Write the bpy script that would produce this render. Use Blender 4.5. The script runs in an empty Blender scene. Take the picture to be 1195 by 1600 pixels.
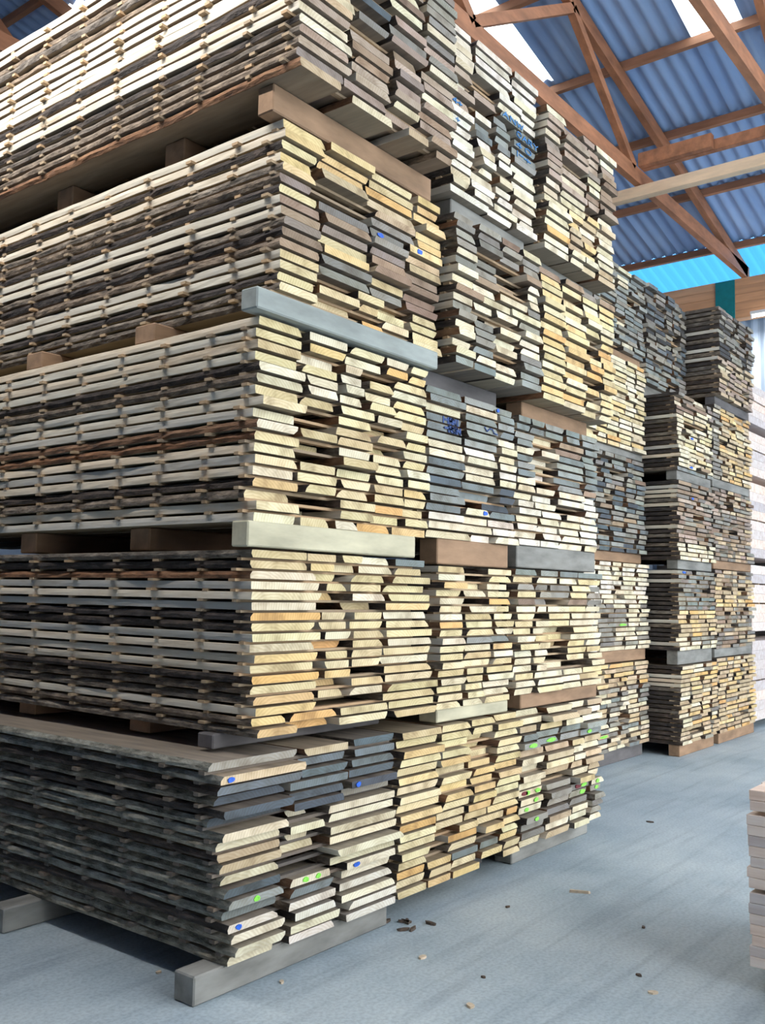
import bpy, bmesh, math, random
from mathutils import Vector, Matrix, noise

# ------------------------------------------------------------------ camera
scene = bpy.context.scene
COL = scene.collection
A, PITCH, ROLL = math.radians(38.1), math.radians(5.0), math.radians(1.0)
F0 = Vector((math.cos(A), math.sin(A), 0)); R0 = Vector((math.sin(A), -math.cos(A), 0)); Z = Vector((0, 0, 1))
FW = F0 * math.cos(PITCH) + Z * math.sin(PITCH)
U1 = -F0 * math.sin(PITCH) + Z * math.cos(PITCH)
RT = R0 * math.cos(ROLL) + U1 * math.sin(ROLL)
UP = -R0 * math.sin(ROLL) + U1 * math.cos(ROLL)
cam = bpy.data.cameras.new('camera')
cam.sensor_fit = 'VERTICAL'; cam.sensor_height = 24.0; cam.lens = 24.0 * 1479 / 1600
cam.clip_start = 0.05; cam.clip_end = 300
camo = bpy.data.objects.new('camera', cam); COL.objects.link(camo)
m = Matrix((RT, UP, -FW)).transposed().to_4x4(); m.translation = (-2.713, -2.864, 1.6)
camo.matrix_world = m
scene.camera = camo

# ------------------------------------------------------------------ world, exposure
SKY = (0.92, 0.965, 1.0)
w = bpy.data.worlds.new('overcast_sky'); scene.world = w; w.use_nodes = True
bg = w.node_tree.nodes['Background']
bg.inputs['Color'].default_value = (*SKY, 1); bg.inputs['Strength'].default_value = 5.0
scene.view_settings.view_transform = 'Standard'; scene.view_settings.look = 'None'
scene.view_settings.gamma = 1.0; scene.view_settings.use_curve_mapping = False
scene.view_settings.exposure = 0.17
FILL_LAMP = 95.0            # watts of one unseen batten added left of the stacks

# ------------------------------------------------------------------ materials
def mat(name):
    mt = bpy.data.materials.new(name); mt.use_nodes = True
    nt = mt.node_tree; b = nt.nodes['Principled BSDF']
    return mt, nt, b
def N(nt, typ, **kw):
    n = nt.nodes.new(typ)
    for k, v in kw.items(): setattr(n, k, v)
    return n
def L(nt, a, b): nt.links.new(a, b)
def ramp(nt, stops):
    r = N(nt, 'ShaderNodeValToRGB'); e = r.color_ramp.elements
    while len(e) < len(stops): e.new(0.5)
    for el, (p, c) in zip(e, stops): el.position = p; el.color = (*c, 1)
    return r
def mixc(nt, fac, a, b, mode='MIX'):
    n = N(nt, 'ShaderNodeMix', data_type='RGBA', blend_type=mode)
    for i, v in ((0, fac), (6, a), (7, b)):
        if hasattr(v, 'is_output') or isinstance(v, bpy.types.NodeSocket): L(nt, v, n.inputs[i])
        elif i == 0: n.inputs[0].default_value = v
        else: n.inputs[i].default_value = (*v, 1)
    return n.outputs[2]
def coords(nt, scale=(1, 1, 1), rnd=True):
    tc = N(nt, 'ShaderNodeTexCoord'); mp = N(nt, 'ShaderNodeMapping'); mp.inputs['Scale'].default_value = scale
    L(nt, tc.outputs['Object'], mp.inputs['Vector'])
    if rnd:
        oi = N(nt, 'ShaderNodeObjectInfo')
        ml = N(nt, 'ShaderNodeMath', operation='MULTIPLY'); ml.inputs[1].default_value = 37.0
        L(nt, oi.outputs['Random'], ml.inputs[0])
        cb = N(nt, 'ShaderNodeCombineXYZ')
        for k in range(3): L(nt, ml.outputs[0], cb.inputs[k])
        L(nt, cb.outputs[0], mp.inputs['Location'])
    return mp.outputs[0]
def noise_n(nt, vec, sc, det=3, rough=0.55):
    n = N(nt, 'ShaderNodeTexNoise'); n.inputs['Scale'].default_value = sc
    n.inputs['Detail'].default_value = det; n.inputs['Roughness'].default_value = rough
    L(nt, vec, n.inputs['Vector']); return n.outputs['Fac']
def bump(nt, b, h, strength=0.3, dist=0.01):
    bp = N(nt, 'ShaderNodeBump'); bp.inputs['Strength'].default_value = strength; bp.inputs['Distance'].default_value = dist
    L(nt, h, bp.inputs['Height']); L(nt, bp.outputs[0], b.inputs['Normal'])

def wood_end():
    mt, nt, b = mat('board_end_grain')
    oi = N(nt, 'ShaderNodeObjectInfo'); tc = N(nt, 'ShaderNodeTexCoord')
    sp = N(nt, 'ShaderNodeSeparateXYZ'); L(nt, tc.outputs['Object'], sp.inputs[0])
    def mth(op, a, c):
        n = N(nt, 'ShaderNodeMath', operation=op)
        for i, v in enumerate((a, c)):
            if isinstance(v, (int, float)): n.inputs[i].default_value = v
            else: L(nt, v, n.inputs[i])
        return n.outputs[0]
    rx = mth('MULTIPLY', mth('SUBTRACT', oi.outputs['Random'], 0.5), 0.5)
    x = mth('ADD', sp.outputs[0], rx); z = mth('ADD', sp.outputs[2], mth('ADD', mth('MULTIPLY', oi.outputs['Random'], 0.16), 0.03))
    r = mth('SQRT', mth('ADD', mth('MULTIPLY', x, x), mth('MULTIPLY', z, z)), 0)
    vec = coords(nt)
    nz = noise_n(nt, vec, 18, 4)
    s = mth('SINE', mth('ADD', mth('MULTIPLY', r, 420), mth('MULTIPLY', nz, 9)), 0)
    f = mth('ADD', mth('MULTIPLY', s, 0.5), 0.5)
    c1 = mixc(nt, 1.0, oi.outputs['Color'], mixc(nt, f, (0.88, 0.85, 0.80), (1, 1, 1)), 'MULTIPLY')
    rp = ramp(nt, [(0.30, (0.50, 0.44, 0.38)), (0.47, (0.86, 0.83, 0.78)), (0.62, (1.0, 1.0, 1.0))])
    L(nt, noise_n(nt, vec, 9, 3), rp.inputs[0])
    L(nt, mixc(nt, 0.8, c1, rp.outputs[0], 'MULTIPLY'), b.inputs['Base Color'])
    b.inputs['Roughness'].default_value = 0.85; bump(nt, b, f, 0.06, 0.002)
    return mt
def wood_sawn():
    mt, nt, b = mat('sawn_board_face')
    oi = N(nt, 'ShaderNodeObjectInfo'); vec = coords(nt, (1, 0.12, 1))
    rp = ramp(nt, [(0.3, (0.11, 0.078, 0.055)), (0.55, (0.20, 0.15, 0.105)), (0.8, (0.30, 0.235, 0.17))])  # face tones darkened to put shade into the gaps between layers
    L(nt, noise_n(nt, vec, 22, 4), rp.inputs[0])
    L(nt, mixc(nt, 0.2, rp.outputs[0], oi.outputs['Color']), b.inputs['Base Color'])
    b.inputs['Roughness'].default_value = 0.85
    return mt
def edge(name, stops, stretch, sc, bstr, hue=0.25):
    mt, nt, b = mat(name)
    vec = coords(nt, (1, stretch, 1))
    rp = ramp(nt, stops); n1 = noise_n(nt, vec, sc, 5, 0.65); L(nt, n1, rp.inputs[0])
    oi = N(nt, 'ShaderNodeObjectInfo')
    rr = ramp(nt, [(0, (0.72, 0.74, 0.8)), (0.5, (1, 1, 1)), (1, (1.12, 1.0, 0.9))]); L(nt, oi.outputs['Random'], rr.inputs[0])
    L(nt, mixc(nt, 1.0, rp.outputs[0], rr.outputs[0], 'MULTIPLY'), b.inputs['Base Color'])
    b.inputs['Roughness'].default_value = 0.9; bump(nt, b, n1, bstr, 0.02)
    return mt
M = {}
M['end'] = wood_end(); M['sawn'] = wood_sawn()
M['S'] = edge('sapwood_edge', [(0.25, (0.46, 0.40, 0.30)), (0.45, (0.66, 0.60, 0.48)), (0.75, (0.78, 0.74, 0.63))], 0.10, 26, 0.2)
M['G'] = edge('grey_bark', [(0.3, (0.045, 0.038, 0.032)), (0.5, (0.16, 0.13, 0.10)), (0.72, (0.34, 0.29, 0.23))], 0.35, 30, 0.9)
M['D'] = edge('dark_bark', [(0.3, (0.018, 0.015, 0.014)), (0.55, (0.06, 0.047, 0.04)), (0.8, (0.17, 0.13, 0.11))], 0.35, 28, 0.9)
M['R'] = edge('red_brown_bark', [(0.3, (0.06, 0.035, 0.022)), (0.5, (0.20, 0.10, 0.05)), (0.75, (0.34, 0.20, 0.11))], 0.3, 26, 0.8)
M['M'] = edge('mossy_bark', [(0.28, (0.045, 0.044, 0.038)), (0.40, (0.15, 0.145, 0.115)), (0.55, (0.31, 0.30, 0.245)), (0.74, (0.50, 0.49, 0.41))], 0.4, 24, 1.0)
M['sticker'] = edge('sticker_lath', [(0.3, (0.30, 0.20, 0.12)), (0.6, (0.50, 0.38, 0.24)), (0.8, (0.62, 0.51, 0.36))], 0.3, 30, 0.1)
def plain(name, col, sc=12, var=0.3, rough=0.8, stretch=(1, 1, 1), metal=0.0, bs=0.1):
    mt, nt, b = mat(name); vec = coords(nt, stretch)
    n1 = noise_n(nt, vec, sc, 4)
    rp = ramp(nt, [(0.3, tuple(c * (1 - var) for c in col)), (0.7, tuple(min(1, c * (1 + var)) for c in col))])
    L(nt, n1, rp.inputs[0]); L(nt, rp.outputs[0], b.inputs['Base Color'])
    b.inputs['Roughness'].default_value = rough; b.inputs['Metallic'].default_value = metal
    if bs: bump(nt, b, n1, bs, 0.005)
    return mt
M['truss'] = plain('orange_truss_timber', (0.42, 0.18, 0.09), 9, 0.3, 0.7, (0.3, 1, 1))
M['pale_timber'] = plain('pale_new_timber', (0.84, 0.62, 0.42), 8, 0.2, 0.7, (1, 0.2, 1))
M['glulam'] = plain('glulam_timber', (0.66, 0.34, 0.17), 7, 0.2, 0.5, (1, 0.15, 1.6))
M['purlin'] = plain('purlin_timber', (0.42, 0.20, 0.11), 8, 0.25, 0.75, (1, 0.2, 1))
M['teal'] = plain('teal_painted_steel', (0.0, 0.20, 0.21), 10, 0.12, 0.5)
M['wallsheet'] = plain('blue_grey_wall_sheet', (0.42, 0.52, 0.66), 3, 0.06, 0.5)
M['white'] = plain('white_enamel', (0.8, 0.8, 0.8), 5, 0.03, 0.4, bs=0)
M['redblock'] = plain('red_brown_block', (0.40, 0.13, 0.08), 20, 0.25)
M['chip'] = plain('wood_chip', (0.62, 0.50, 0.36), 30, 0.2)
M['barkbit'] = plain('bark_fragment', (0.10, 0.07, 0.05), 40, 0.4)
M['blue'] = plain('blue_marking_paint', (0.02, 0.12, 0.62), 60, 0.3, 0.6, bs=0)
M['green'] = plain('green_marking_paint', (0.25, 0.75, 0.08), 60, 0.25, 0.6, bs=0)
M['ltblue'] = plain('light_blue_stencil_paint', (0.07, 0.27, 0.62), 60, 0.25, 0.6, bs=0)
M['navy'] = plain('dark_blue_stencil_paint', (0.02, 0.06, 0.22), 60, 0.25, 0.6, bs=0)
M['red'] = plain('dark_red_paint', (0.16, 0.015, 0.02), 60, 0.25, 0.6, bs=0)
M['b_grey'] = plain('weathered_grey_bearer', (0.24, 0.235, 0.215), 10, 0.35, 0.9, (0.3, 1, 1))
M['b_light'] = plain('light_grey_bearer', (0.33, 0.36, 0.34), 10, 0.25, 0.9, (0.3, 1, 1))
M['b_pale'] = plain('pale_bearer', (0.52, 0.48, 0.34), 10, 0.25, 0.9, (0.3, 1, 1))
M['b_brown'] = plain('brown_bearer', (0.32, 0.20, 0.12), 10, 0.3, 0.9, (0.3, 1, 1))
M['b_dark'] = plain('dark_bearer', (0.13, 0.12, 0.12), 10, 0.3, 0.9, (0.3, 1, 1))
M['planed'] = edge('planed_pinkish_board', [(0.3, (0.62, 0.50, 0.44)), (0.55, (0.78, 0.69, 0.64)), (0.8, (0.88, 0.84, 0.81))], 0.06, 18, 0.05)

def concrete():
    mt, nt, b = mat('concrete_floor')
    vec = coords(nt, (1, 1, 1), False)
    r1 = ramp(nt, [(0.3, (0.29, 0.37, 0.42)), (0.5, (0.42, 0.50, 0.54)), (0.72, (0.54, 0.61, 0.63))])
    L(nt, noise_n(nt, vec, 0.9, 6, 0.6), r1.inputs[0])
    r2 = ramp(nt, [(0.35, (0.80, 0.80, 0.82)), (0.6, (1, 1, 1))]); L(nt, noise_n(nt, vec, 60, 3), r2.inputs[0])
    mp = N(nt, 'ShaderNodeMapping'); mp.inputs['Rotation'].default_value = (0, 0, math.radians(-28)); mp.inputs['Scale'].default_value = (0.5, 7, 1)
    L(nt, vec, mp.inputs['Vector'])
    wv = N(nt, 'ShaderNodeTexNoise'); wv.inputs['Scale'].default_value = 1.6; wv.inputs['Detail'].default_value = 5; wv.inputs['Distortion'].default_value = 0.6
    L(nt, mp.outputs[0], wv.inputs['Vector'])
    r3 = ramp(nt, [(0.33, (0.78, 0.78, 0.8)), (0.48, (1, 1, 1)), (0.7, (1.06, 1.05, 1.04))]); L(nt, wv.outputs['Fac'], r3.inputs[0])
    c = mixc(nt, 1.0, r1.outputs[0], r2.outputs[0], 'MULTIPLY'); c = mixc(nt, 0.7, c, r3.outputs[0], 'MULTIPLY')
    L(nt, c, b.inputs['Base Color']); b.inputs['Roughness'].default_value = 0.62
    bump(nt, b, noise_n(nt, vec, 90, 3), 0.08, 0.004)
    return mt
M['floor'] = concrete()
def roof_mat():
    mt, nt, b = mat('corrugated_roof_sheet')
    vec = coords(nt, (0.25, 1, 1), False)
    rp = ramp(nt, [(0.3, (0.26, 0.42, 0.74)), (0.7, (0.38, 0.56, 0.86))]); L(nt, noise_n(nt, vec, 2.2, 5), rp.inputs[0])  # blue lightened to carry lens flare brightness in the sheet colour
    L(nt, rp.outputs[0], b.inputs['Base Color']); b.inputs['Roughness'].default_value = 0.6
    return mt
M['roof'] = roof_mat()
def translucent(name, col, mixf, tcol):
    mt, nt, b = mat(name); nt.nodes.remove(b)
    out = nt.nodes['Material Output']
    t = N(nt, 'ShaderNodeBsdfTranslucent'); t.inputs[0].default_value = (*col, 1)
    tr = N(nt, 'ShaderNodeBsdfTransparent'); tr.inputs[0].default_value = (*tcol, 1)
    mx = N(nt, 'ShaderNodeMixShader'); mx.inputs[0].default_value = mixf
    L(nt, t.outputs[0], mx.inputs[1]); L(nt, tr.outputs[0], mx.inputs[2]); L(nt, mx.outputs[0], out.inputs[0])
    return mt
M['skylight'] = translucent('clear_rooflight_sheet', (0.85, 0.93, 0.95), 0.45, (0.95, 0.98, 1.0))
M['eave_glow'] = translucent('cyan_eave_glow_sheet', (0.026, 0.14, 0.31), 0.0, (0.4, 0.8, 1.0))  # cyan translucence stands in for outside light on the eave underside
def emis(name, col, s):
    mt, nt, b = mat(name)
    b.inputs['Emission Color'].default_value = (*col, 1); b.inputs['Emission Strength'].default_value = s
    b.inputs['Base Color'].default_value = (0.9, 0.9, 0.9, 1); return mt
M['tube'] = emis('lit_fluorescent_tube', (0.95, 0.98, 1.0), 9.0)

# ------------------------------------------------------------------ helpers
def link(name, me, parent=None, loc=(0, 0, 0), scale=None):
    o = bpy.data.objects.new(name, me); COL.objects.link(o); o.location = loc
    if scale: o.scale = scale
    if parent: o.parent = parent
    return o
def tag(o, label=None, cat=None, group=None, kind=None):
    if label: o['label'] = label
    if cat: o['category'] = cat
    if group: o['group'] = group
    if kind or cat: o['kind'] = kind or 'thing'
    return o
def mesh(name, verts, faces, mats, idx=None):
    me = bpy.data.meshes.new(name); me.from_pydata(verts, [], faces)
    for mm in mats: me.materials.append(mm)
    if idx: me.polygons.foreach_set('material_index', idx)
    me.update(); return me
def box_mesh(name, x0, x1, y0, y1, z0, z1, mt, bev=0.0):
    bm = bmesh.new(); bmesh.ops.create_cube(bm, size=1)
    for v in bm.verts: v.co = ((x0 + x1) / 2 + v.co.x * (x1 - x0), (y0 + y1) / 2 + v.co.y * (y1 - y0), (z0 + z1) / 2 + v.co.z * (z1 - z0))
    if bev: bmesh.ops.bevel(bm, geom=bm.edges[:], offset=bev, segments=1, affect='EDGES')
    me = bpy.data.meshes.new(name); bm.to_mesh(me); bm.free(); me.materials.append(mt); return me
def bar_mesh(name, p, q, wid, dep, mt, side=Vector((0, 1, 0))):
    # rectangular timber from p to q; wid measured along 'side', dep across it
    p, q = Vector(p), Vector(q); d = (q - p).normalized(); s = side.normalized(); u = d.cross(s).normalized()
    vs = []
    for c in (p, q):
        for a, b_ in ((-1, -1), (1, -1), (1, 1), (-1, 1)): vs.append(c + s * a * wid / 2 + u * b_ * dep / 2)
    return mesh(name, vs, [(0, 1, 2, 3), (7, 6, 5, 4), (0, 4, 5, 1), (1, 5, 6, 2), (2, 6, 7, 3), (3, 7, 4, 0)], [mt])
def empty(name, loc):
    o = bpy.data.objects.new(name, None); COL.objects.link(o); o.location = loc; o.empty_display_size = 0.1; return o

# ------------------------------------------------------------------ setting
tag(link('floor', mesh('floor', [(-40, -40, 0), (40, -40, 0), (40, 40, 0), (-40, 40, 0)], [(0, 1, 2, 3)], [M['floor']])), kind='structure')

SL, ZR, XR = -0.2264, 9.90, -2.0          # roof plane z = ZR + SL * x, ridge at XR
def roof_z(x): return ZR + SL * x if x >= XR else ZR + SL * (2 * XR - x)
def corr(name, x0, x1, y0, y1, mt, per=0.177, amp=0.026, parent=None, dz=0.0):
    n = max(4, int(round((y1 - y0) / per * 6))); vs, fs = [], []
    for i in range(n + 1):
        y = y0 + (y1 - y0) * i / n; dzz = amp * math.sin(2 * math.pi * y / per) + dz
        vs += [(x0, y, roof_z(x0) + dzz), (x1, y, roof_z(x1) + dzz)]
    for i in range(n): fs.append((2 * i, 2 * i + 1, 2 * i + 3, 2 * i + 2))
    me = mesh(name, vs, fs, [mt]); me.polygons.foreach_set('use_smooth', [True] * len(fs))
    return link(name, me, parent)
ceiling = empty('ceiling', (0, 0, 0)); tag(ceiling, kind='structure')
Y0, Y1, XE = -9.0, 13.0, 13.4
strips = [(2.60, 2.96, 3.8, 7.62), (0.28, 0.86, 4.2, 7.75), (-1.9, -1.2, 3.8, 7.62), (-4.6, -3.6, 3.8, 7.62), (-6.6, -5.6, 3.8, 7.62), (-8.6, -7.6, 3.8, 7.62), (7.2, 7.55, 3.8, 7.62)]  # some out-of-view strips are added to brighten floor and roof
strips.sort()
XG = 11.97
y = Y0
for (a, b_, xa, xb) in strips:
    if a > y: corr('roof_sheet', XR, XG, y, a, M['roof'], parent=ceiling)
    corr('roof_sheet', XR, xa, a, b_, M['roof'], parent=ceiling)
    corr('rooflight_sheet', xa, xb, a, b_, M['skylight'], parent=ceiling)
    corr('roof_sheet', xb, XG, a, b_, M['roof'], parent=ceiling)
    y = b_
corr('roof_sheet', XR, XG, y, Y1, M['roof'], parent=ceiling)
corr('glowing_eave_sheet', XG, XE, Y0, Y1, M['eave_glow'], parent=ceiling)  # overhang sheet made to glow in place of outside light below the eave
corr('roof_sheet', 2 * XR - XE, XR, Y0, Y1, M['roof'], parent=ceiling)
for x in (-0.7, 0.7, 2.1, 3.5, 4.9, 6.3, 7.72, 9.12, 10.47, 11.93):
    zt = roof_z(x) - 0.03
    link('purlin', box_mesh('purlin', x - 0.035, x + 0.035, Y0, Y1, zt - 0.10, zt, M['purlin']), ceiling)
# far wall of corrugated sheet under the eave beam
def wall_corr(name, x, y0, y1, z0, z1, mt, per=0.20, amp=0.018):
    n = int((y1 - y0) / per * 6); vs, fs = [], []
    for i in range(n + 1):
        yy = y0 + (y1 - y0) * i / n; xx = x + amp * math.sin(2 * math.pi * yy / per)
        vs += [(xx, yy, z0), (xx, yy, z1)]
    for i in range(n): fs.append((2 * i, 2 * i + 2, 2 * i + 3, 2 * i + 1))
    return link(name, mesh(name, vs, fs, [mt]))
tag(wall_corr('wall_far', 12.85, Y0, Y1, 0, 6.75, M['wallsheet']), kind='structure')
tag(link('wall_front_blocker', box_mesh('wall_front_blocker', 2 * XR - XE, -2.2, Y0 - 0.1, Y0, 0, 10.4, M['wallsheet'])), kind='structure')  # unseen end wall, its width set to keep daylight off the left side
tag(link('wall_near', box_mesh('wall_near', 2 * XR - 12.95, 2 * XR - 12.85, Y0, Y1, 0, 6.75, M['wallsheet'])), kind='structure')
tag(link('wall_back', box_mesh('wall_back', 2 * XR - XE, XE, Y1, Y1 + 0.1, 0, 10.4, M['wallsheet'])), kind='structure')

beam = empty('eave_beam', (12.5, 0, 6.1))
tag(beam, 'deep orange glued laminated timber beam along the far eave', 'beam')
for k in range(5):
    link('lamination', box_mesh('lamination', -0.1 + (0.0 if k % 2 else 0.002), 0.1, Y0, Y1, 0.13 * k + 0.0015, 0.13 * (k + 1) - 0.0015, M['glulam']), beam)
for y, lab in ((2.03, 'teal painted steel post and cleat across the orange eave beam'), (-3.4, 'teal steel post at the far wall outside the right edge'), (7.4, 'teal steel post at the far wall behind the timber')):
    po = empty('steel_post', (12.33, y, 0)); tag(po, lab, 'post')
    link('shaft', box_mesh('shaft', -0.09, 0.06, -0.11, 0.11, 0.0, 6.09, M['teal'], 0.008), po)
    link('cleat_plate', box_mesh('cleat_plate', 0.045, 0.06, -0.155, 0.155, 6.09, 6.74, M['teal'], 0.004), po)
    bl = box_mesh('bolt', -0.012, 0.0, -0.014, 0.014, -0.014, 0.014, M['teal'], 0.004)
    for by in (-0.11, 0.11):
        for bz in (6.2, 6.6): link('bolt', bl, po, (0.045, by, bz))

def truss(y, label, group=None):
    t = empty('roof_truss', (0, y, 6.75)); tag(t, label, 'roof truss', group)
    ch = 0.19; th = 0.085
    def part(nm, a, b_, dep, mt=M['truss']): link(nm, bar_mesh(nm, (a[0], 0, a[1] - 6.75), (b_[0], 0, b_[1] - 6.75), th, dep, mt), t)
    rz = lambda x: roof_z(x) - 0.03 - 0.10 - 0.10
    part('bottom_chord', (2 * XR - 12.55, 6.85), (12.55, 6.85), ch)
    part('rafter', (12.47, rz(12.47)), (XR, rz(XR)), 0.18); part('rafter', (2 * XR - 12.47, rz(12.47)), (XR, rz(XR)), 0.18)
    xs = [(8.05, 6.4), (4.35, 6.4), (4.35, 1.6), (0.6, 1.6), (0.6, XR)]
    for a, b_ in xs:
        for s in (0, 1):
            X = lambda v: v if not s else 2 * XR - v
            part('web', (X(a), 6.93), (X(b_), rz(b_) - 0.08), 0.11)
    return t
truss(-0.14, 'orange roof truss crossing the glare at the top right corner')
truss(1.735, 'orange roof truss with bottom chord running down to the eave beam')
for y, lab in ((3.61, 'dark orange roof truss just behind the third column top'), (5.485, 'orange roof truss second beyond the column tops'), (7.36, 'orange roof truss glimpsed above the top left pack edge'), (9.235, 'orange roof truss far back at the top left corner'), (11.11, 'rearmost orange roof truss near the back wall')): truss(y, lab)
for y in (-2.015, -3.89, -5.765, -7.64): truss(y, 'orange roof truss overhead outside the picture', 'trusses overhead')
tag(link('brace_timber', box_mesh('brace_timber', 8.19, 8.31, -5.0, 3.4, 6.60, 6.742, M['pale_timber'], 0.004)), 'pale new timber brace fixed below the roof trusses', 'timber')
tag(link('brace_timber', box_mesh('brace_timber', 8.11, 8.20, 0.78, 1.69, 6.95, 7.12, M['truss'], 0.003)), 'short orange timber lapped onto the brace between the two trusses', 'timber')
tag(link('brace_timber', box_mesh('brace_timber', 8.21, 8.30, -5.0, 1.69, 6.95, 7.08, M['truss'], 0.003)), 'long orange timber brace lying on the truss bottom chords', 'timber')

def lamp(loc, length, label, group=None, power=0.0, aim=None):
    t = empty('fluorescent_light', loc); tag(t, label, 'light', group)
    link('housing', box_mesh('housing', -0.04, 0.04, 0, length, 0.0, 0.05, M['white'], 0.006), t)
    bm = bmesh.new(); bmesh.ops.create_cone(bm, cap_ends=True, segments=12, radius1=0.019, radius2=0.019, depth=length - 0.06)
    bmesh.ops.rotate(bm, verts=bm.verts[:], matrix=Matrix.Rotation(math.pi / 2, 3, 'X')); bmesh.ops.translate(bm, verts=bm.verts[:], vec=(0, length / 2, -0.028))
    me = bpy.data.meshes.new('tube'); bm.to_mesh(me); bm.free(); me.materials.append(M['tube']); link('tube', me, t)
    for yy in (0.0, length - 0.03): link('tube_holder', box_mesh('tube_holder', -0.02, 0.02, yy, yy + 0.03, -0.055, 0.0, M['white'], 0.003), t)
    if power:
        ld = bpy.data.lights.new('lamp_glow', 'AREA'); ld.shape = 'RECTANGLE'; ld.size = 0.08; ld.size_y = length; ld.energy = power; ld.color = (1.0, 0.97, 0.93)
        lo = bpy.data.objects.new('lamp_glow', ld); COL.objects.link(lo); lo.parent = t; lo.location = (0, length / 2, -0.06)
        if aim is not None: lo.rotation_euler = (0, aim, 0)
    return t
lamp((12.1, -0.2, 6.03), 1.75, 'lit white fluorescent batten beneath the orange eave beam', power=90)
for k, y in enumerate((-0.3, 1.7)):  # unseen battens added to brighten the upper left pack sides
    lamp((-1.1, y, 5.45), 1.6, 'added unseen fluorescent batten lighting the upper left of the stacks', 'added overhead battens', FILL_LAMP, math.radians(-62))

# ------------------------------------------------------------------ timber packs
random.seed(11)
PAL = {
 'pale':  [(0.78, 0.67, 0.40), (0.72, 0.61, 0.36), (0.82, 0.72, 0.46), (0.68, 0.56, 0.32)],
 'warm':  [(0.80, 0.60, 0.30), (0.74, 0.54, 0.26), (0.84, 0.66, 0.36), (0.76, 0.47, 0.19)],
 'white': [(0.82, 0.78, 0.68), (0.78, 0.72, 0.60), (0.86, 0.82, 0.74)],
 'cream': [(0.80, 0.73, 0.54), (0.74, 0.66, 0.47), (0.84, 0.78, 0.60)],
 'grey':  [(0.30, 0.29, 0.26), (0.24, 0.23, 0.21), (0.36, 0.34, 0.29)],
 'blue':  [(0.12, 0.155, 0.18), (0.10, 0.125, 0.15), (0.17, 0.20, 0.22), (0.08, 0.095, 0.115)],
 'slate': [(0.26, 0.29, 0.28), (0.21, 0.245, 0.245), (0.32, 0.34, 0.32)],
 'brown': [(0.34, 0.25, 0.18), (0.28, 0.20, 0.15), (0.40, 0.29, 0.20), (0.30, 0.25, 0.22)],
 'dark':  [(0.085, 0.085, 0.085), (0.12, 0.115, 0.11), (0.06, 0.06, 0.065)],
 'tan':   [(0.60, 0.47, 0.30), (0.54, 0.42, 0.28), (0.66, 0.53, 0.36)],
 'mauve': [(0.46, 0.36, 0.29), (0.54, 0.43, 0.35), (0.40, 0.31, 0.26)],
}
def pick(wts, rng):
    r = rng.random() * sum(wts.values())
    for k, v in wts.items():
        r -= v
        if r <= 0: break
    c = rng.choice(PAL[k]); j = rng.uniform(0.9, 1.08)
    return tuple(min(1, ch * j * rng.uniform(0.97, 1.03)) for ch in c), k

def board_mesh(wb, wt_l, wt_r, t, length, lmat, rmat, detail, rng):
    """cross-section: flat bottom, flat top inset (or flared) on each side, bulging edges"""
    segs = 26 if detail == 2 else (3 if detail == 1 else 1)
    vs, fs, ix = [], [], []
    ph = rng.uniform(0, 100); rough = 0.010 if lmat in ('G', 'D', 'R', 'M') else 0.003
    ys = [length * i / segs for i in range(segs + 1)]
    if detail == 2: ys = [2.7 * i / (segs - 1) for i in range(segs)] + [length]
    h = wb / 2; bl = 0.005 if rough > 0.005 and detail == 2 else 0.0008
    b0 = max(0, -wt_l); b1 = max(0, -wt_r); t0 = max(0, wt_l); t1 = max(0, wt_r); c = 0.0018
    for i, yy in enumerate(ys):
        dl = noise.noise((ph, yy * 2.2, 0)) * 0.012 + noise.noise((ph, yy * 9, 3)) * rough if i else 0
        dr = noise.noise((ph + 31, yy * 2.2, 0)) * 0.008 if i else 0
        dm = noise.noise((ph, yy * 12, 9)) * rough if i else 0
        yo = yy + (0 if i else rng.uniform(-0.003, 0.003))
        vs += [(-h + b0 + dl + c, yo, 0), (h - b1 + dr - c, yo, 0), (h - b1 + dr, yo, c), (h - (b1 + t1) * 0.35 + dr + bl, yo, t * 0.5), (h - t1 + dr, yo, t - c), (h - t1 + dr - c, yo, t),
               (-h + t0 + dl + c, yo, t), (-h + t0 + dl, yo, t - c), (-h + (b0 + t0) * 0.35 + dl - bl + dm, yo, t * 0.5), (-h + b0 + dl, yo, c)]
    n = 10
    for i in range(len(ys) - 1):
        a = i * n; b_ = a + n
        for k in range(n):
            k2 = (k + 1) % n; fs.append((a + k, a + k2, b_ + k2, b_ + k))
            ix.append(0 if k in (0, 5) else (3 if 1 <= k <= 4 else 2))
    fs.append(tuple(reversed(range(n)))); ix.append(1)
    e = (len(ys) - 1) * n; fs.append(tuple(range(e, e + n))); ix.append(1)
    return mesh('board', vs, fs, [M['sawn'], M['end'], M[lmat], M[rmat]], ix)

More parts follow.
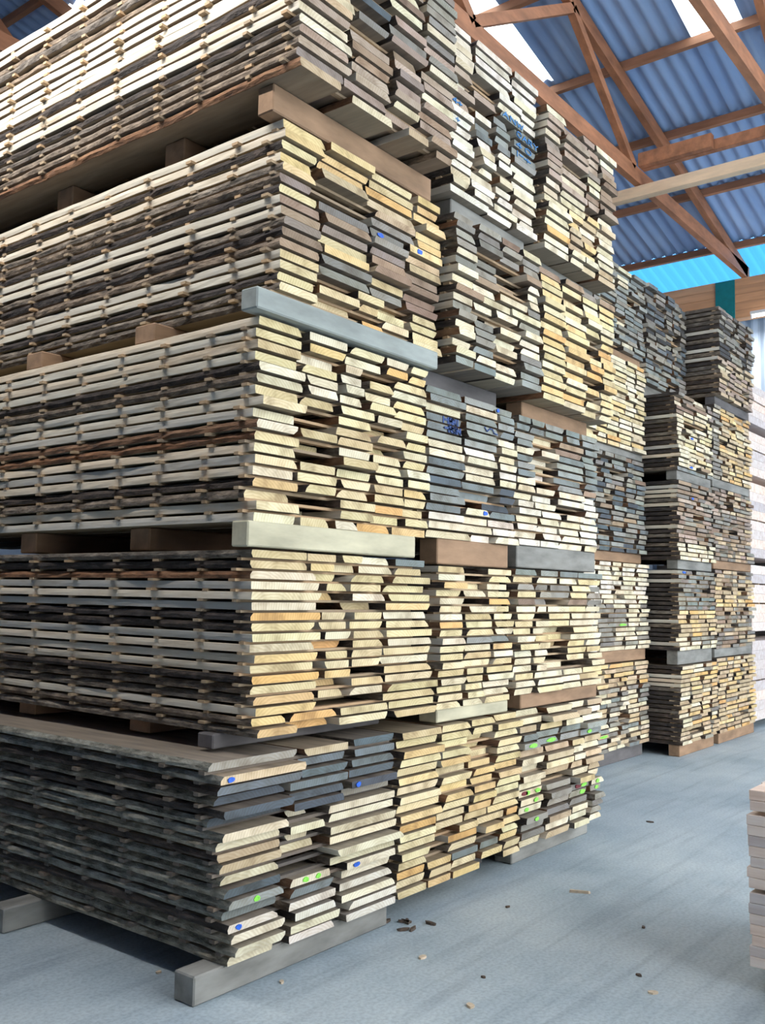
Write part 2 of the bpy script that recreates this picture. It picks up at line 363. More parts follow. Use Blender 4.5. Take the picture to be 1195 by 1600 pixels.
STICK = mesh('sticker', [(-.5, -.5, 0), (.5, -.5, 0), (.5, .5, 0), (-.5, .5, 0), (-.5, -.5, 1), (.5, -.5, 1), (.5, .5, 1), (-.5, .5, 1)],
             [(3, 2, 1, 0), (4, 5, 6, 7), (0, 1, 5, 4), (1, 2, 6, 5), (2, 3, 7, 6), (3, 0, 4, 7)], [M['sticker']])
M['sticker_dark'] = edge('dark_sticker_lath', [(0.3, (0.10, 0.085, 0.07)), (0.6, (0.20, 0.17, 0.14)), (0.8, (0.34, 0.29, 0.23))], 0.3, 30, 0.1)  # darker, greyer lath tones for the bottom corner pack
STICK_D = STICK.copy(); STICK_D.materials[0] = M['sticker_dark']
PACKS = {}
def pack(key, label, x0, x1, yf, z0, z1, n, base, zones=(), holes=(), sides=None, detail=1, seed=0, lean=0.0, length=4.0, width=0.27, side_w=None, rnd_holes=2, ysd=0.014, flare=0.0, stick=None, redraw=0.17, bottom_gap=0.0, gapk=1.0, tr=0.74):
    stick = stick or STICK
    rng = random.Random(seed * 7919 + 13)
    root = empty('lumber_pack', (x0, yf, z0)); tag(root, label, 'lumber pack', 'packs of sticked waney boards')
    pitch = (z1 - z0) / n; t = pitch * tr; W = x1 - x0
    holes = list(holes)
    for _ in range(rnd_holes):
        v = rng.uniform(0, 0.8); u = rng.uniform(0.2, 0.8); holes.append((v, v + rng.uniform(0.1, 0.3), u - 0.05, u + 0.05))
    cols = None; grid = []
    for k in range(n):                      # k = 0 lowest layer
        v = 1 - (k + 0.5) / n
        if cols is None or rng.random() < redraw:
            nb = max(3, int(round(W / width + rng.uniform(-0.6, 0.6)))); ws = [rng.uniform(0.65, 1.35) for _ in range(nb)]
            tot = sum(ws); acc = 0; cols = [0]
            for q in ws: acc += q; cols.append(acc / tot)
            cgap = [rng.choice((0.003, 0.008, 0.02, 0.035, 0.05)) for _ in cols]
        lx = lean * (k / (n - 1))           # the pack leans sideways as it rises
        cc = [c if i in (0, len(cols) - 1) else c + rng.uniform(-0.014, 0.014) for i, c in enumerate(cols)]
        row = []
        for i in range(len(cc) - 1):
            last = i == len(cc) - 2
            a = cc[i] * W + (rng.uniform(-0.004, 0.010) if i == 0 else max(0.002, cgap[i] * gapk * rng.uniform(0.2, 0.7)) + (bottom_gap / 2 if k == 0 else 0))
            b_ = cc[i + 1] * W - (rng.uniform(-0.006, 0.02) if last else max(0.002, cgap[i] * gapk * rng.uniform(0.2, 0.7)) + (bottom_gap / 2 if k == 0 else 0))
            if i == 0: a += lx
            if last and flare: b_ += flare * (1 - k / (n - 1))
            u = (cc[i] + cc[i + 1]) / 2
            rec = rng.gauss(0, ysd)
            for (v0, v1, u0, u1) in holes:
                if v0 <= v <= v1 and u0 <= u <= u1 and 0 < i and not last and rng.random() < 0.7: rec = rng.choice((rng.uniform(0.05, 0.12), rng.uniform(0.2, 0.7)))
            if rng.random() < 0.05 and 0 < i and not last: rec = rng.uniform(0.15, 0.5)
            wts = base
            for (v0, v1, u0, u1, zw) in zones:
                if v0 <= v <= v1 and u0 <= u <= u1: wts = zw
            colr, pk = pick(wts, rng)
            wl = rng.choice((0, rng.uniform(0, 0.038), -rng.uniform(0, 0.026))); wr = rng.choice((0, rng.uniform(0, 0.038), -rng.uniform(0, 0.026)))
            if i == 0: wl = rng.uniform(-0.004, 0.004) 
            rm = rng.choice('GDRS'); lm = rng.choice('GDRS'); dt = 0
            if i == 0:
                dt = detail
                if sides: lm = sides[n - 1 - k] if isinstance(sides, (list, str)) else 'G'
                elif side_w: lm = rng.choice(side_w)
                if lm == 'M': wl = rng.uniform(0.006, 0.028)
                elif lm != 'S': wl = rng.choice((rng.uniform(0.004, 0.016), -rng.uniform(0.002, 0.010)))
            me = board_mesh(b_ - a, wl, wr, t, length - rec + rng.uniform(-0.1, 0.02), lm, rm, dt, rng)
            o = link('board', me, root, ((a + b_) / 2, rec, k * pitch)); o.color = (*colr, 1)
            row.append((o, a, b_, t))
        grid.append(row)
        if k < n - 1:
            ysl = [rng.uniform(0.05, 0.10)]
            if detail == 2: ysl += [q + rng.uniform(-0.025, 0.025) for q in (0.30, 0.62, 0.93, 1.27, 1.61, 1.95, 2.30)]
            else: ysl += [1.6]
            for q in ysl:
                el = rng.uniform(-0.002, 0.026) if detail == 2 else -rng.uniform(0.0, 0.03); er = -rng.uniform(0.01, 0.06)
                wd = rng.uniform(0.026, 0.044)
                xl = -el + (lx if lean < 0 else max(0, lx)); xr = W + er
                o = link('sticker', stick, root, ((xl + xr) / 2, q, k * pitch + t), (xr - xl, wd, pitch - t))
    PACKS[key] = (root, grid)
    return root

P_, WM = {'pale': 6, 'cream': 2, 'warm': 1}, {'warm': 5, 'pale': 3}
DK = {'blue': 8, 'tan': 1, 'grey': 1}
T1, T2, T3, T4, T5 = 0, 1, 2, 3, 4
# ---- nearest column, its long left side in view
pack('11', 'bottom lumber pack at the near corner with mossy bark edges and dark upper ends', 0.0, 1.08, 0.0, 0.115, 0.935, 18, {'cream': 4, 'white': 3, 'tan': 1},
     zones=[(0, 0.33, 0, 1, DK), (0.33, 0.6, 0, 1, {'cream': 6, 'tan': 1, 'blue': .6}), (0.6, 0.76, 0, 1, {'slate': 4, 'blue': 2, 'cream': 3}), (0.76, 1, 0, 1, {'white': 6, 'cream': 2})],
     holes=[(0.35, 0.9, 0.34, 0.44), (0.5, 0.85, 0.62, 0.7)], sides='MMDMDMMMDMMMMMDMMM', detail=2, seed=1, lean=-0.12, rnd_holes=0, width=0.33, ysd=0.025, stick=STICK_D, gapk=2.0, tr=0.70, redraw=0.12)
pack('12', 'second pack up in the nearest column, yellow ends above the dark bottom pack', 0.10, 1.30, 0.0, 1.0, 1.79, 18, P_,
     zones=[(0, 0.12, 0.7, 1, {'slate': 3, 'pale': 2}), (0.55, 1, 0, 0.6, {'warm': 4, 'pale': 4}), (0.85, 1, 0, .4, {'warm': 1})],
     holes=[(0.5, 0.98, 0.25, 0.45), (0.12, 0.35, 0.3, 0.45), (0.3, 0.4, .45, .8)], sides='GDRSSSDDSSSSDGGSGG', detail=2, seed=2, lean=-0.05, rnd_holes=1, width=0.26, flare=0.12)
pack('13', 'middle pack of the nearest column with clean pale yellow ends and sawn edges', 0.06, 1.31, 0.0, 1.90, 2.79, 18, P_,
     zones=[(0, 0.25, 0, 1, {'pale': 5, 'cream': 3, 'warm': 1})], holes=[(0.62, 0.97, 0.24, 0.5), (0.4, 0.6, 0.26, 0.36)], sides='SSSSDGSSSRRSSSDGSS', detail=2, seed=3, rnd_holes=1, width=0.25)
pack('14', 'fourth pack up in the nearest column, weathered brown band across its ends', 0.20, 1.43, 0.02, 2.885, 3.735, 17, WM,
     zones=[(0, 0.3, 0, .8, {'warm': 4, 'pale': 3, 'tan': 2}), (0.30, 0.74, 0, 1, {'brown': 4, 'grey': 4, 'pale': 2.5, 'warm': 1.5}), (0, .42, .78, 1, {'warm': 1}), (0.42, .8, .78, 1, {'brown': 3, 'tan': 2}), (0.78, 1, 0, 1, {'pale': 4, 'warm': 2})],
     holes=[(0.8, 1, 0.3, 0.6), (0.25, 0.34, 0.25, 0.4)], sides='SSDSGGDSSGDGSSDGG', detail=2, seed=4, rnd_holes=2, width=0.28)
pack('15', 'topmost overhanging pack of the nearest column, underside of its boards visible', 0.10, 1.32, -0.15, 3.865, 4.80, 18, {'mauve': 3, 'cream': 4, 'tan': 2, 'brown': 1},
     zones=[(0, 0.75, 0.35, 1, {'brown': 3, 'mauve': 3, 'grey': 2, 'cream': 2, 'blue': .6}), (0.93, 1, 0, 1, {'cream': 4, 'tan': 2}), (.75, 1, .8, 1, {'mauve': 3, 'brown': 2})],
     bottom_gap=0.07, holes=[(0.3, 0.6, 0.4, 0.55)], sides='SSGGGSSSSSDSSDGGGR', detail=2, seed=5, rnd_holes=2, width=0.31)
# ---- second column
pack('21', 'bottom pack of the second column, warm yellow ends beside the dark corner pack', 1.105, 2.31, 0.0, 0.115, 0.93, 18, {'warm': 4, 'pale': 5}, zones=[(0.4, 0.5, .3, .6, {'slate': 2, 'warm': 2}), (.82, .9, .5, .8, {'slate': 2, 'warm': 1})], holes=[(0.3, 0.85, 0.22, 0.38)], seed=21, side_w='GD', rnd_holes=1)
pack('22', 'second pack up in the second column, even pale yellow ends', 1.45, 2.21, 0.01, 1.0, 1.77, 18, P_, holes=[(0.0, 0.3, .4, .6)], seed=22, rnd_holes=1, zones=[(0.5, .56, .4, 1, {'slate': 1})], width=0.24)
pack('23', 'middle pack of the second column with blue grey weathered ends and stencilled lettering', 1.35, 2.28, 0.03, 1.91, 2.74, 17, {'cream': 5, 'white': 2},
     zones=[(0, 0.33, 0, 1, {'slate': 5, 'cream': 2}), (0.5, 0.8, 0, .36, {'slate': 2, 'blue': 2}), (0.54, 0.82, .55, 1, {'slate': 2, 'blue': 2, 'cream': .5})], holes=[(0.55, 0.85, 0.34, 0.6)], seed=23, rnd_holes=0)
pack('24', 'fourth pack up in the second column, mixed grey and cream ends', 1.46, 2.42, -0.06, 2.86, 3.72, 17, {'grey': 4, 'cream': 5, 'brown': 1.5}, zones=[(0, .25, 0, 1, {'grey': 4, 'brown': 2, 'cream': 1}), (.25, .8, .66, 1, {'cream': 5, 'grey': 1}), (.85, 1, 0, 1, {'slate': 3, 'cream': 2})], seed=24, rnd_holes=3)
pack('25', 'topmost pack of the second column, near white ends with blue hand lettering', 1.50, 2.47, 0.0, 3.845, 4.86, 19, {'white': 6, 'cream': 2}, zones=[(0.30, 0.60, 0.36, 1, {'slate': 1}), (.28, .48, 0, .36, {'mauve': 2, 'white': 2})], seed=25, rnd_holes=3)
# ---- third column
pack('31', 'bottom pack of the third column with bright green paint on its low ends', 2.34, 3.46, 0.02, 0.115, 0.93, 17, {'tan': 3, 'cream': 4, 'pale': 2}, zones=[(.2, .3, 0, 1, {'slate': 3, 'tan': 1}), (.55, .8, .35, .7, {'grey': 3, 'dark': 1, 'cream': 1}), (.78, .95, 0, .25, {'grey': 3}), (.7, .95, .75, 1, {'grey': 3})], seed=31, rnd_holes=2, ysd=0.02)
pack('32', 'second pack up in the third column, grey band near its top', 2.24, 3.41, 0.0, 1.02, 1.78, 17, {'cream': 5, 'pale': 3}, zones=[(0, .06, 0, 1, {'slate': 1}), (.14, .3, 0, 1, {'grey': 3, 'brown': 1, 'pale': 1})], holes=[(0.5, 0.9, 0.35, 0.6)], seed=32, rnd_holes=0)
pack('33', 'middle pack of the third column, slate ends above cream ends', 2.31, 3.43, 0.03, 1.92, 2.73, 17, {'cream': 4, 'white': 3}, zones=[(0, .5, 0, .25, {'slate': 3, 'cream': 1}), (0, .5, .4, 1, {'slate': 5, 'brown': 1})], holes=[(0.1, 0.5, 0.25, 0.42)], seed=33, rnd_holes=1)
pack('34', 'fourth pack up in the third column, bright honey yellow ends', 2.46, 3.53, -0.05, 2.84, 3.70, 17, {'pale': 4, 'warm': 4, 'cream': 2}, zones=[(0, .08, 0, 1, {'brown': 2, 'grey': 1})], seed=34, rnd_holes=3)
pack('35', 'topmost pack of the third column, brown weathered upper half', 2.50, 3.55, -0.05, 3.82, 4.78, 18, {'cream': 4, 'tan': 3, 'warm': 1}, zones=[(.12, .52, 0, 1, {'brown': 4, 'mauve': 4, 'cream': 1}), (0, .12, 0, 1, {'cream': 2, 'mauve': 2})], seed=35, rnd_holes=3)
# ---- fourth column, set back
C4 = dict(length=3.6, side_w='GD')
pack('41', 'bottom pack of the set back fourth column, pale and grey ends mixed', 5.40, 6.86, 1.08, 0.14, 0.98, 18, {'cream': 3, 'tan': 2, 'grey': 2, 'slate': 1}, zones=[(0, .25, 0, 1, {'tan': 3, 'warm': 2})], seed=41, **C4)
pack('42', 'second pack up in the set back fourth column, cream ends', 5.40, 6.86, 1.08, 1.10, 1.97, 19, {'white': 3, 'cream': 4}, zones=[(.5, .62, 0, 1, {'grey': 3, 'cream': 1}), (.62, .97, 0, 1, {'grey': 3, 'cream': 2, 'tan': 1})], seed=42, **C4)
pack('43', 'middle pack of the set back fourth column, dark green grey ends', 5.38, 6.84, 1.10, 2.07, 3.05, 19, {'blue': 3, 'grey': 4, 'slate': 2, 'brown': 1}, seed=43, **C4)
pack('44', 'fourth pack up in the set back fourth column, warm cream ends', 5.36, 6.80, 1.08, 3.12, 4.05, 18, {'pale': 3, 'warm': 2, 'cream': 3}, seed=44, **C4)
pack('45', 'topmost pack of the set back fourth column, blue grey ends', 5.36, 6.86, 1.10, 4.14, 5.02, 17, {'slate': 4, 'cream': 3, 'grey': 2}, zones=[(0, 1, .72, 1, {'slate': 3, 'grey': 2})], seed=45, **C4)
# ---- far block of two columns
C5 = dict(length=3.6, side_w='DDDGDS')
pack('51', 'bottom pack at the left of the far block, tan ends near the floor', 6.92, 8.06, 0.77, 0.12, 0.93, 18, {'tan': 4, 'warm': 2, 'cream': 2, 'grey': .6}, seed=51, **C5)
pack('52', 'second pack up at the left of the far block, grey above warm tan', 6.90, 8.00, 0.77, 1.08, 1.92, 18, {'warm': 3, 'tan': 4}, zones=[(0, .5, 0, 1, {'grey': 4, 'slate': 2, 'brown': 1}), (.85, 1, 0, 1, {'grey': 2, 'cream': 2})], seed=52, **C5)
pack('53', 'middle pack at the left of the far block, brown grey with a cream bottom row', 6.90, 7.98, 0.77, 2.02, 2.86, 18, {'brown': 4, 'grey': 3, 'mauve': 2}, zones=[(.78, 1, 0, 1, {'cream': 5})], seed=53, **C5)
pack('54', 'fourth pack up at the left of the far block, cream ends and dark bark side', 6.90, 7.98, 0.77, 2.96, 3.80, 18, {'cream': 5, 'pale': 2, 'brown': .6}, zones=[(0, .2, 0, 1, {'brown': 3, 'grey': 2, 'cream': 1}), (.93, 1, 0, 1, {'slate': 1})], seed=54, **C5)
pack('55', 'topmost charcoal grey pack left of the far block, set back from its neighbour', 6.97, 8.12, 1.12, 3.95, 5.06, 20, {'blue': 4, 'grey': 4, 'dark': 2}, zones=[(.8, 1, 0, 1, {'slate': 2, 'grey': 2})], seed=55, **C5)
pack('61', 'bottom pack at the right of the far block, warm tan ends near the floor', 8.10, 9.46, 0.78, 0.12, 0.96, 18, {'warm': 4, 'tan': 4, 'cream': 1, 'grey': .5}, seed=61, **C5)
pack('62', 'second pack up at the right of the far block, mixed tan and grey', 8.04, 9.44, 0.78, 1.06, 1.96, 19, {'grey': 3, 'brown': 2, 'tan': 3}, zones=[(.2, .45, 0, 1, {'warm': 3, 'tan': 2})], seed=62, **C5)
pack('63', 'middle pack at the right of the far block, brown grey throughout', 8.02, 9.44, 0.78, 2.06, 2.90, 18, {'brown': 4, 'grey': 3, 'mauve': 2, 'tan': 1.5}, seed=63, **C5)
pack('64', 'fourth pack up at the right of the far block, orange tan ends', 8.02, 9.42, 0.78, 3.00, 3.86, 18, {'warm': 4, 'tan': 4, 'cream': 1}, zones=[(0, 1, 0, .2, {'grey': 3, 'cream': 1})], seed=64, **C5)
pack('65', 'topmost pack at the right of the far block with a long dark side', 8.16, 9.44, 0.74, 3.97, 5.04, 20, {'tan': 3, 'mauve': 3, 'cream': 1}, zones=[(0, .55, 0, 1, {'dark': 2, 'grey': 3, 'brown': 1})], seed=65, length=3.6, side_w='DGGGDS')

# ---- bearers between the packs
def bearer(x0, x1, y0, y1, z0, z1, mt, label):
    h = z1 - z0
    me = box_mesh('timber_bearer', 0, x1 - x0, 0, y1 - y0, 0.001, h - 0.001, M[mt], 0.006)
    o = link('timber_bearer', me, None, (x0, y0, z0)); return tag(o, label, 'timber bearer', 'bearers under the packs')
bearer(-0.15, 1.07, 0.03, 0.15, 0, 0.115, 'b_grey', 'grey bearer on the floor poking out at the near corner')
bearer(-0.20, 1.05, 1.30, 1.42, 0, 0.115, 'b_grey', 'grey floor bearer poking out at the left picture edge')
TIER = {1: ('second pack', 0.935, 1.0), 2: ('third pack', 1.79, 1.90), 3: ('fourth pack', 2.79, 2.885), 4: ('topmost pack', 3.735, 3.865)}
front = {1: (0.06, 1.2, 0.20, 'b_dark', 'dark recessed'), 2: (0.02, 1.20, -0.015, 'b_pale', 'wide pale'), 3: (0.0, 1.33, -0.05, 'b_light', 'light blue grey'), 4: (0.14, 1.36, 0.03, 'b_brown', 'brown')}
for k, (nm, za, zb) in TIER.items():
    xa, xb, ya, mt, adj = front[k]
    bearer(xa, xb, ya, ya + 0.10, za, zb, mt, '%s bearer at the front, under the %s of the nearest column' % (adj, nm))
    bearer(max(xa, 0) + 0.10, xb, 0.75, 0.90, za, zb, 'b_brown', 'bearer block halfway along the left side, under the %s' % nm)
    bearer(max(xa, 0) + 0.10, xb, 1.70, 1.85, za, zb, 'b_brown', 'bearer block near the left picture edge, under the %s' % nm)
names = {2: 'second column', 3: 'third column', 4: 'set back fourth column', 5: 'left far column', 6: 'right far column'}
tnm = {1: 'bottom pack', 2: 'second pack', 3: 'middle pack', 4: 'fourth pack', 5: 'topmost pack'}
zt = {2: [(0, .115), (.93, 1.0), (1.77, 1.91), (2.74, 2.86), (3.72, 3.845)], 3: [(0, .115), (.93, 1.02), (1.78, 1.92), (2.73, 2.84), (3.70, 3.82)],
      4: [(0, .14), (.98, 1.10), (1.97, 2.07), (3.05, 3.12), (4.05, 4.14)], 5: [(0, .12), (.93, 1.08), (1.92, 2.02), (2.86, 2.96), (3.80, 3.95)], 6: [(0, .12), (.96, 1.06), (1.96, 2.06), (2.90, 3.0), (3.86, 3.97)]}
xr = {2: [(1.15, 2.29), (1.46, 2.19), (1.46, 2.20), (1.48, 2.27), (1.58, 2.41)], 3: [(2.38, 3.40), (2.34, 3.38), (2.32, 3.40), (2.48, 3.40), (2.53, 3.5)],
      4: [(5.45, 6.82)] * 5, 5: [(6.94, 7.96)] * 4 + [(6.99, 7.97)], 6: [(8.12, 9.40)] + [(8.06, 9.40)] * 3 + [(8.18, 9.40)]}
yr = {2: [.25, .02, .03, .16, .05], 3: [.10, .02, .04, .10, .10], 4: [1.14, 1.10, 1.14, 1.12, 1.14], 5: [.79, .80, .79, .79, 1.2], 6: [.79, .80, .80, .80, .80]}
bm_ = {2: ['b_dark', 'b_pale', 'b_brown', 'b_dark', 'b_grey'], 3: ['b_grey', 'b_brown', 'b_grey', 'b_brown', 'b_grey'], 4: ['b_dark', 'b_brown', 'b_brown', 'b_grey', 'b_brown'], 5: ['b_brown', 'b_grey', 'b_grey', 'b_grey', 'b_grey'], 6: ['b_brown', 'b_grey', 'b_brown', 'b_grey', 'b_dark']}
cw = {'b_dark': 'dark', 'b_pale': 'pale', 'b_brown': 'brown', 'b_grey': 'grey'}
for c in names:
    for k in range(5):
        (za, zb), (xa, xb), ya, mt = zt[c][k], xr[c][k], yr[c][k], bm_[c][k]
        bearer(xa, xb, ya, ya + 0.12, za, zb, mt, '%s bearer under the %s of the %s' % (cw[mt], tnm[k + 1], names[c]))

# ---- paint marks and writing on board ends (sub-parts of the boards)
def at_end(key, X, Zw):
    root, grid = PACKS[key]; best = None
    for row in grid:
        for (o, a, b_, t) in row:
            cx = root.location.x + o.location.x; cz = root.location.z + o.location.z + t / 2
            inx = root.location.x + a - 0.0 <= X <= root.location.x + b_
            d = abs(cz - Zw) + (0 if inx else 1 + abs(cx - X)) + (1 if o.location.y > 0.1 else 0)
            if best is None or d < best[0]: best = (d, o, cx, t, a, b_)
    return best[1:]
def dab(key, X, Zw, mt, w_=0.04, seed=0):
    o, cx, t, a, b_ = at_end(key, X, Zw); rng = random.Random(seed)
    h = t * 0.42; vs, n = [], 9; w_ = min(w_, (b_ - a) * 0.4)
    dx = max(-(b_ - a) / 2 + w_ + .02, min((b_ - a) / 2 - w_ - .02, X - cx))
    for i in range(n):
        an = 2 * math.pi * i / n; r = rng.uniform(0.65, 1.0)
        vs.append((dx + math.cos(an) * w_ * r, -0.006, t / 2 + math.sin(an) * h * r))
    vs += [(v[0], -0.002, v[2]) for v in vs]
    fs = [tuple(reversed(range(n)))[::-1]] + [(i, i + n, (i + 1) % n + n, (i + 1) % n) for i in range(n)]
    link('paint_mark', mesh('paint_mark', vs, fs, [M[mt]]), o)
def strokes(key, X, Zw, mt, segs, wid, th=0.006):
    """segs: polylines in a box 0..1 x 0..1 scaled to wid x board thickness"""
    o, cx, t, a, b_ = at_end(key, X, Zw); bm = bmesh.new()
    dx = max(-(b_ - a) / 2 + 0.02, min((b_ - a) / 2 - wid - 0.02, X - cx - wid / 2))
    for pl in segs:
        for p, q in zip(pl, pl[1:]):
            P = Vector((dx + p[0] * wid, -0.006, t * (0.1 + 0.8 * p[1]))); Q = Vector((dx + q[0] * wid, -0.006, t * (0.1 + 0.8 * q[1])))
            d = (Q - P).normalized(); s = Vector((-d.z, 0, d.x)) * th / 2
            P -= d * th * .4; Q += d * th * .4
            f_ = [bm.verts.new(v) for v in (P - s, Q - s, Q + s, P + s)]; g_ = [bm.verts.new(v + Vector((0, 0.004, 0))) for v in (P - s, Q - s, Q + s, P + s)]
            bm.faces.new(f_)
            for i in range(4): bm.faces.new((f_[i], g_[i], g_[(i + 1) % 4], f_[(i + 1) % 4]))
    me = bpy.data.meshes.new('painted_letters'); bm.to_mesh(me); bm.free(); me.materials.append(M[mt]); link('painted_letters', me, o)
A_ = lambda x, w_: [[(x, 0), (x + w_ / 2, 1), (x + w_, 0)], [(x + w_ * .25, .4), (x + w_ * .75, .4)]]
O_ = lambda x, w_: [[(x, .3), (x, .75), (x + w_ * .3, 1), (x + w_ * .7, 1), (x + w_, .75), (x + w_, .3), (x + w_ * .7, 0), (x + w_ * .3, 0), (x, .3)]]
R_ = lambda x, w_: [[(x, 0), (x, 1), (x + w_ * .8, .95), (x + w_, .75), (x + w_ * .8, .5), (x, .5)], [(x + w_ * .4, .5), (x + w_, 0)]]
N_ = lambda x, w_: [[(x, 0), (x, 1), (x + w_, 0), (x + w_, 1)]]
W_ = lambda x, w_: [[(x, 1), (x + w_ * .25, 0), (x + w_ * .5, .8), (x + w_ * .75, 0), (x + w_, 1)]]
Y_ = lambda x, w_: [[(x, 1), (x + w_ / 2, .5), (x + w_, 1)], [(x + w_ / 2, .5), (x + w_ / 2, 0)]]
F4 = lambda x, w_: [[(x + w_ * .7, 0), (x + w_ * .7, 1), (x, .35), (x + w_, .35)]]
PL = lambda x, w_: [[(x, .5), (x + w_, .5)], [(x + w_ / 2, .15), (x + w_ / 2, .85)]]
DS = lambda x, w_: [[(x, .6), (x + w_, .6)]]
I_ = lambda x: [[(x, 0), (x, 1)]]

# blue hand lettering on the white topmost pack, top row to bottom row
strokes('25', 2.17, 4.505, 'ltblue', A_(0, .26) + N_(.36, .26) + W_(.7, .3), 0.24)
strokes('25', 2.22, 4.452, 'ltblue', O_(0, .2) + A_(.27, .2) + R_(.54, .18) + Y_(.8, .2), 0.26)
strokes('25', 2.22, 4.40, 'ltblue', F4(0, .3) + O_(.55, .35), 0.20)
strokes('25', 2.25, 4.345, 'ltblue', I_(.2) + DS(.32, .2) + PL(.6, .35), 0.22)
strokes('25', 1.585, 4.40, 'ltblue', F4(0, .45) + PL(.55, .4), 0.10)
strokes('25', 1.585, 4.29, 'ltblue', PL(.2, .5), 0.07)
# dark blue stencil and black scrawl on the middle pack of the second column
strokes('23', 1.60, 2.555, 'navy', I_(.02) + DS(.1, .12) + I_(.3) + R_(.4, .15) + N_(.62, .15) + I_(.9), 0.16, 0.011)
strokes('23', 1.64, 2.505, 'navy', DS(0, .2) + R_(.25, .2) + O_(.5, .2) + N_(.76, .2), 0.16, 0.011)
strokes('23', 2.03, 2.555, 'navy', [[(0, .9), (.2, .2), (.4, .9), (.6, .9), (.75, .2), (1, .1)]], 0.14)
for i, (k, X, zz, mt, w_) in enumerate([
    ('11', -0.06, 0.87, 'blue', .022), ('11', .72, .79, 'blue', .022), ('11', .77, .36, 'blue', .024), ('11', .03, .26, 'blue', .022),
    ('11', .125, .35, 'green', .024), ('11', .44, .345, 'green', .02), ('11', .52, .36, 'green', .02),
    ('14', .91, 3.41, 'blue', .035), ('14', 1.21, 3.42, 'blue', .03), ('23', 1.95, 2.10, 'blue', .03), ('23', 2.07, 2.70, 'blue', .018),
    ('31', 2.44, .727, 'green', .06), ('31', 2.77, .731, 'green', .08), ('31', 2.37, .42, 'red', .05), ('31', 2.46, .41, 'green', .035), ('31', 2.60, .40, 'green', .04),
    ('31', 2.44, .345, 'green', .03), ('31', 2.53, .36, 'green', .03), ('31', 2.46, .30, 'green', .03), ('31', 3.17, .355, 'green', .05), ('31', 3.19, .31, 'green', .045),
    ('31', 3.36, .35, 'green', .03), ('31', 3.08, .38, 'red', .05), ('31', 3.27, .72, 'green', .035), ('31', 3.38, .31, 'green', .03),
    ('41', 5.86, .30, 'green', .10), ('42', 6.25, 1.352, 'green', .10), ('54', 7.25, 3.02, 'blue', .06), ('54', 7.35, 3.35, 'blue', .06), ('53', 7.3, 2.7, 'blue', .05), ('52', 7.1, 1.90, 'blue', .06)]):
    dab(k, X, zz, mt, w_, i)

# ------------------------------------------------------------------ edged, planed timber
def planed_pack(label, x0, x1, y0, y1, zs, along, gaps, seed, nb=5, t_=None):
    rng = random.Random(seed); z0 = zs[0]
    root = empty('planed_board_pack', (x0, y0, z0)); tag(root, label, 'board stack')
    z = z0; n = zs[2]; t = (zs[1] - zs[0] - 0.018 * len(gaps)) / n
    W = (x1 - x0) if along == 'y' else (y1 - y0); Ln = (y1 - y0) if along == 'y' else (x1 - x0)
    bw = W / nb
    me = box_mesh('board', 0, bw - 0.003, 0, Ln, 0.0006, t - 0.0006, M['planed'], 0.002) if along == 'y' else box_mesh('board', 0, Ln, 0, bw - 0.003, 0.0006, t - 0.0006, M['planed'], 0.002)
    for k in range(n):
        for i in range(nb):
            j = rng.uniform(-0.006, 0.006) if 0 < i < nb - 1 else rng.uniform(-0.003, 0.003); e = rng.uniform(-0.01, 0.01)
            link('board', me, root, (i * bw, e, z - z0) if along == 'y' else (e, i * bw, z - z0))
        z += t
        if k in gaps:
            for q in (0.35, 0.75, 1.35, 2.1):
                if q < Ln - .1:
                    if along == 'y': link('sticker', STICK, root, (W / 2, Ln - q, z - z0), (W - 0.02, 0.04, 0.018))
                    else: link('sticker', STICK, root, (q, W / 2, z - z0), (0.04, W - 0.02, 0.018))
            z += 0.018
    return root
planed_pack('stack of pinkish planed boards cut off by the right picture edge', 1.43, 2.43, -4.4, -1.585, (0.10, 0.815, 16), 'y', (6, 13), 71)
for i, (yy, lab) in enumerate(((-1.80, 'red brown block under the far end of the planed board stack'), (-3.2, 'red brown block under the middle of the planed board stack'), (-4.3, 'red brown block under the rear of the planed board stack'))):
    tag(link('support_block', box_mesh('support_block', 1.50, 2.38, yy, yy + 0.1, 0, 0.10, M['redblock'], 0.005)), lab, 'support block')
zz = [(0.10, 1.10, 8, (3,)), (1.22, 2.06, 7, (2, 4)), (2.16, 3.12, 8, (3,)), (3.22, 3.78, 5, (2,)), (3.90, 4.42, 5, (2,))]
nm = ['bottom', 'second', 'middle', 'fourth', 'topmost']
for i, (a, b_, n, g) in enumerate(zz):
    planed_pack('%s pack of long pale boards at the far right edge beyond the block' % nm[i], 9.62, 12.1, 0.86, 2.1, (a, b_, n), 'x', g, 80 + i, 4)
    za = 0 if i == 0 else zz[i - 1][1]
    for q, wd in ((9.75, 'nearer'), (11.7, 'farther')):
        tag(link('spacer_beam', box_mesh('spacer_beam', q, q + 0.1, 0.95, 2.05, za + .001, a - .0005, M['b_dark'], 0.004)), '%s dark spacer under the %s pale board pack at far right' % (wd, nm[i]), 'spacer')

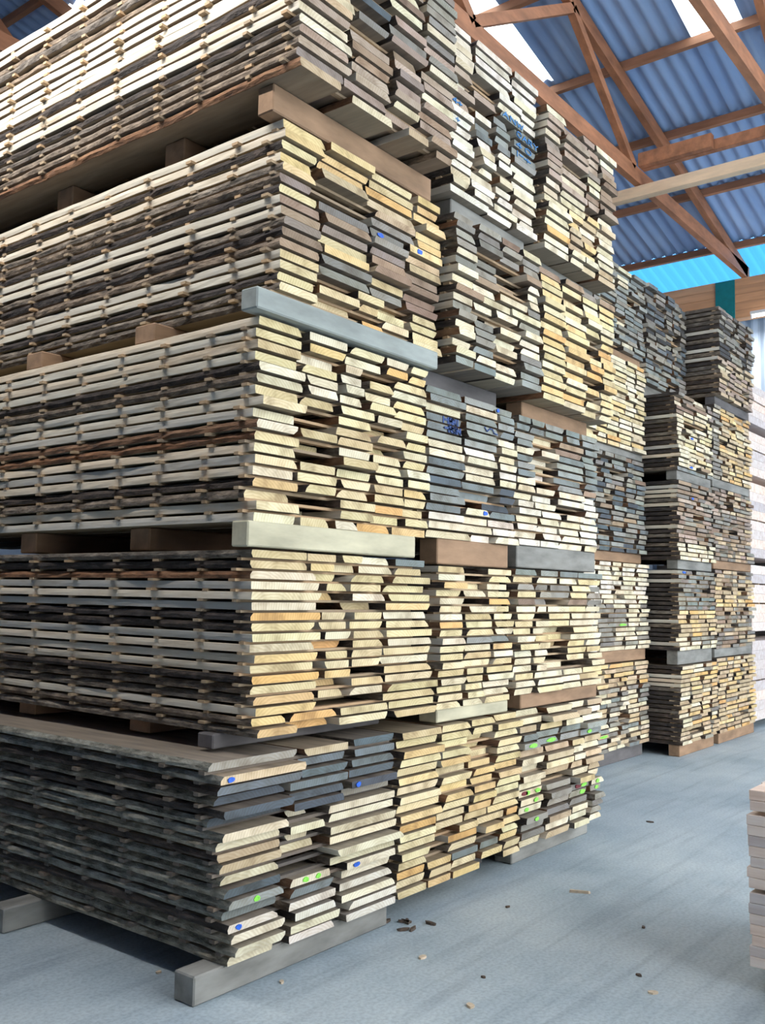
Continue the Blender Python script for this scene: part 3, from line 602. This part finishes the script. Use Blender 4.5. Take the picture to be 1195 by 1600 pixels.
# ------------------------------------------------------------------ litter on the floor
def chip(x, y, ln, wd, th, rz, mt, label, seed, cat='wood chip'):
    rng = random.Random(seed); vs, n = [], 7
    for s in (0, 1):
        for i in range(n):
            an = 2 * math.pi * i / n
            vs.append((math.cos(an) * ln / 2 * rng.uniform(.8, 1.05), math.sin(an) * wd / 2 * rng.uniform(.7, 1.1), s * th))
    fs = [tuple(reversed(range(n))), tuple(range(n, 2 * n))] + [(i, (i + 1) % n, (i + 1) % n + n, i + n) for i in range(n)]
    o = link('wood_chip' if mt == 'chip' else 'bark_fragment', mesh('chip', vs, fs, [M[mt]]), None, (x, y, 0)); o.rotation_euler = (0, 0, rz)
    tag(o, label, cat, 'litter on the floor')
me = mesh('wood_splinter', [(-.055, -.008, 0), (.05, -.011, 0), (.062, .004, 0), (-.05, .011, 0), (-.052, -.006, .013), (.048, -.008, .015), (.056, .003, .012), (-.048, .008, .014)],
          [(3, 2, 1, 0), (4, 5, 6, 7), (0, 1, 5, 4), (1, 2, 6, 5), (2, 3, 7, 6), (3, 0, 4, 7)], [M['chip']])
o = link('wood_splinter', me, None, (2.16, -0.453, 0)); o.rotation_euler = (0, 0, math.radians(-62)); tag(o, 'pale splinter of wood lying alone in the aisle', 'wood splinter', 'litter on the floor')
for i, (x, y, ln, wd, mt, lab) in enumerate([
    (0.841, -0.347, .05, .03, 'chip', 'tan wood chip on the floor in front of the corner pack'),
    (0.558, -0.78, .05, .035, 'chip', 'tan wood chip near the bottom picture edge'),
    (0.83, -0.669, .022, .014, 'barkbit', 'dark bark crumb near the bottom picture edge'),
    (1.687, -0.282, .03, .02, 'barkbit', 'brown bark crumb in front of the second column'),
    (1.861, -0.943, .028, .02, 'barkbit', 'dark bark crumb in the aisle right of the splinter'),
    (1.281, -1.165, .03, .02, 'barkbit', 'dark bark crumb beside the planed board stack'),
    (1.149, -1.281, .045, .03, 'chip', 'reddish wood chip beside the planed board stack'),
    (-0.02, 0.40, .03, .02, 'chip', 'pale wood chip on the shaded floor left of the corner'),
    (0.244, -0.06, .035, .02, 'chip', 'pale wood chip against the front of the corner bearer'),
    (4.0, -0.1, .06, .03, 'barkbit', 'brown bark crumb beyond the third column')]):
    chip(x, y, ln, wd, 0.008, i * 0.9, mt, lab, i)
for i in range(7):
    chip(1.10 + 0.06 * math.sin(i * 2.3) + 0.01 * i, 0.005 - 0.016 * i + 0.05 * math.cos(i * 1.7), 0.07, 0.022, 0.012, i * 1.3, 'barkbit', 'small heap of bark scraps at the foot of the second column', 30 + i, 'bark scrap')
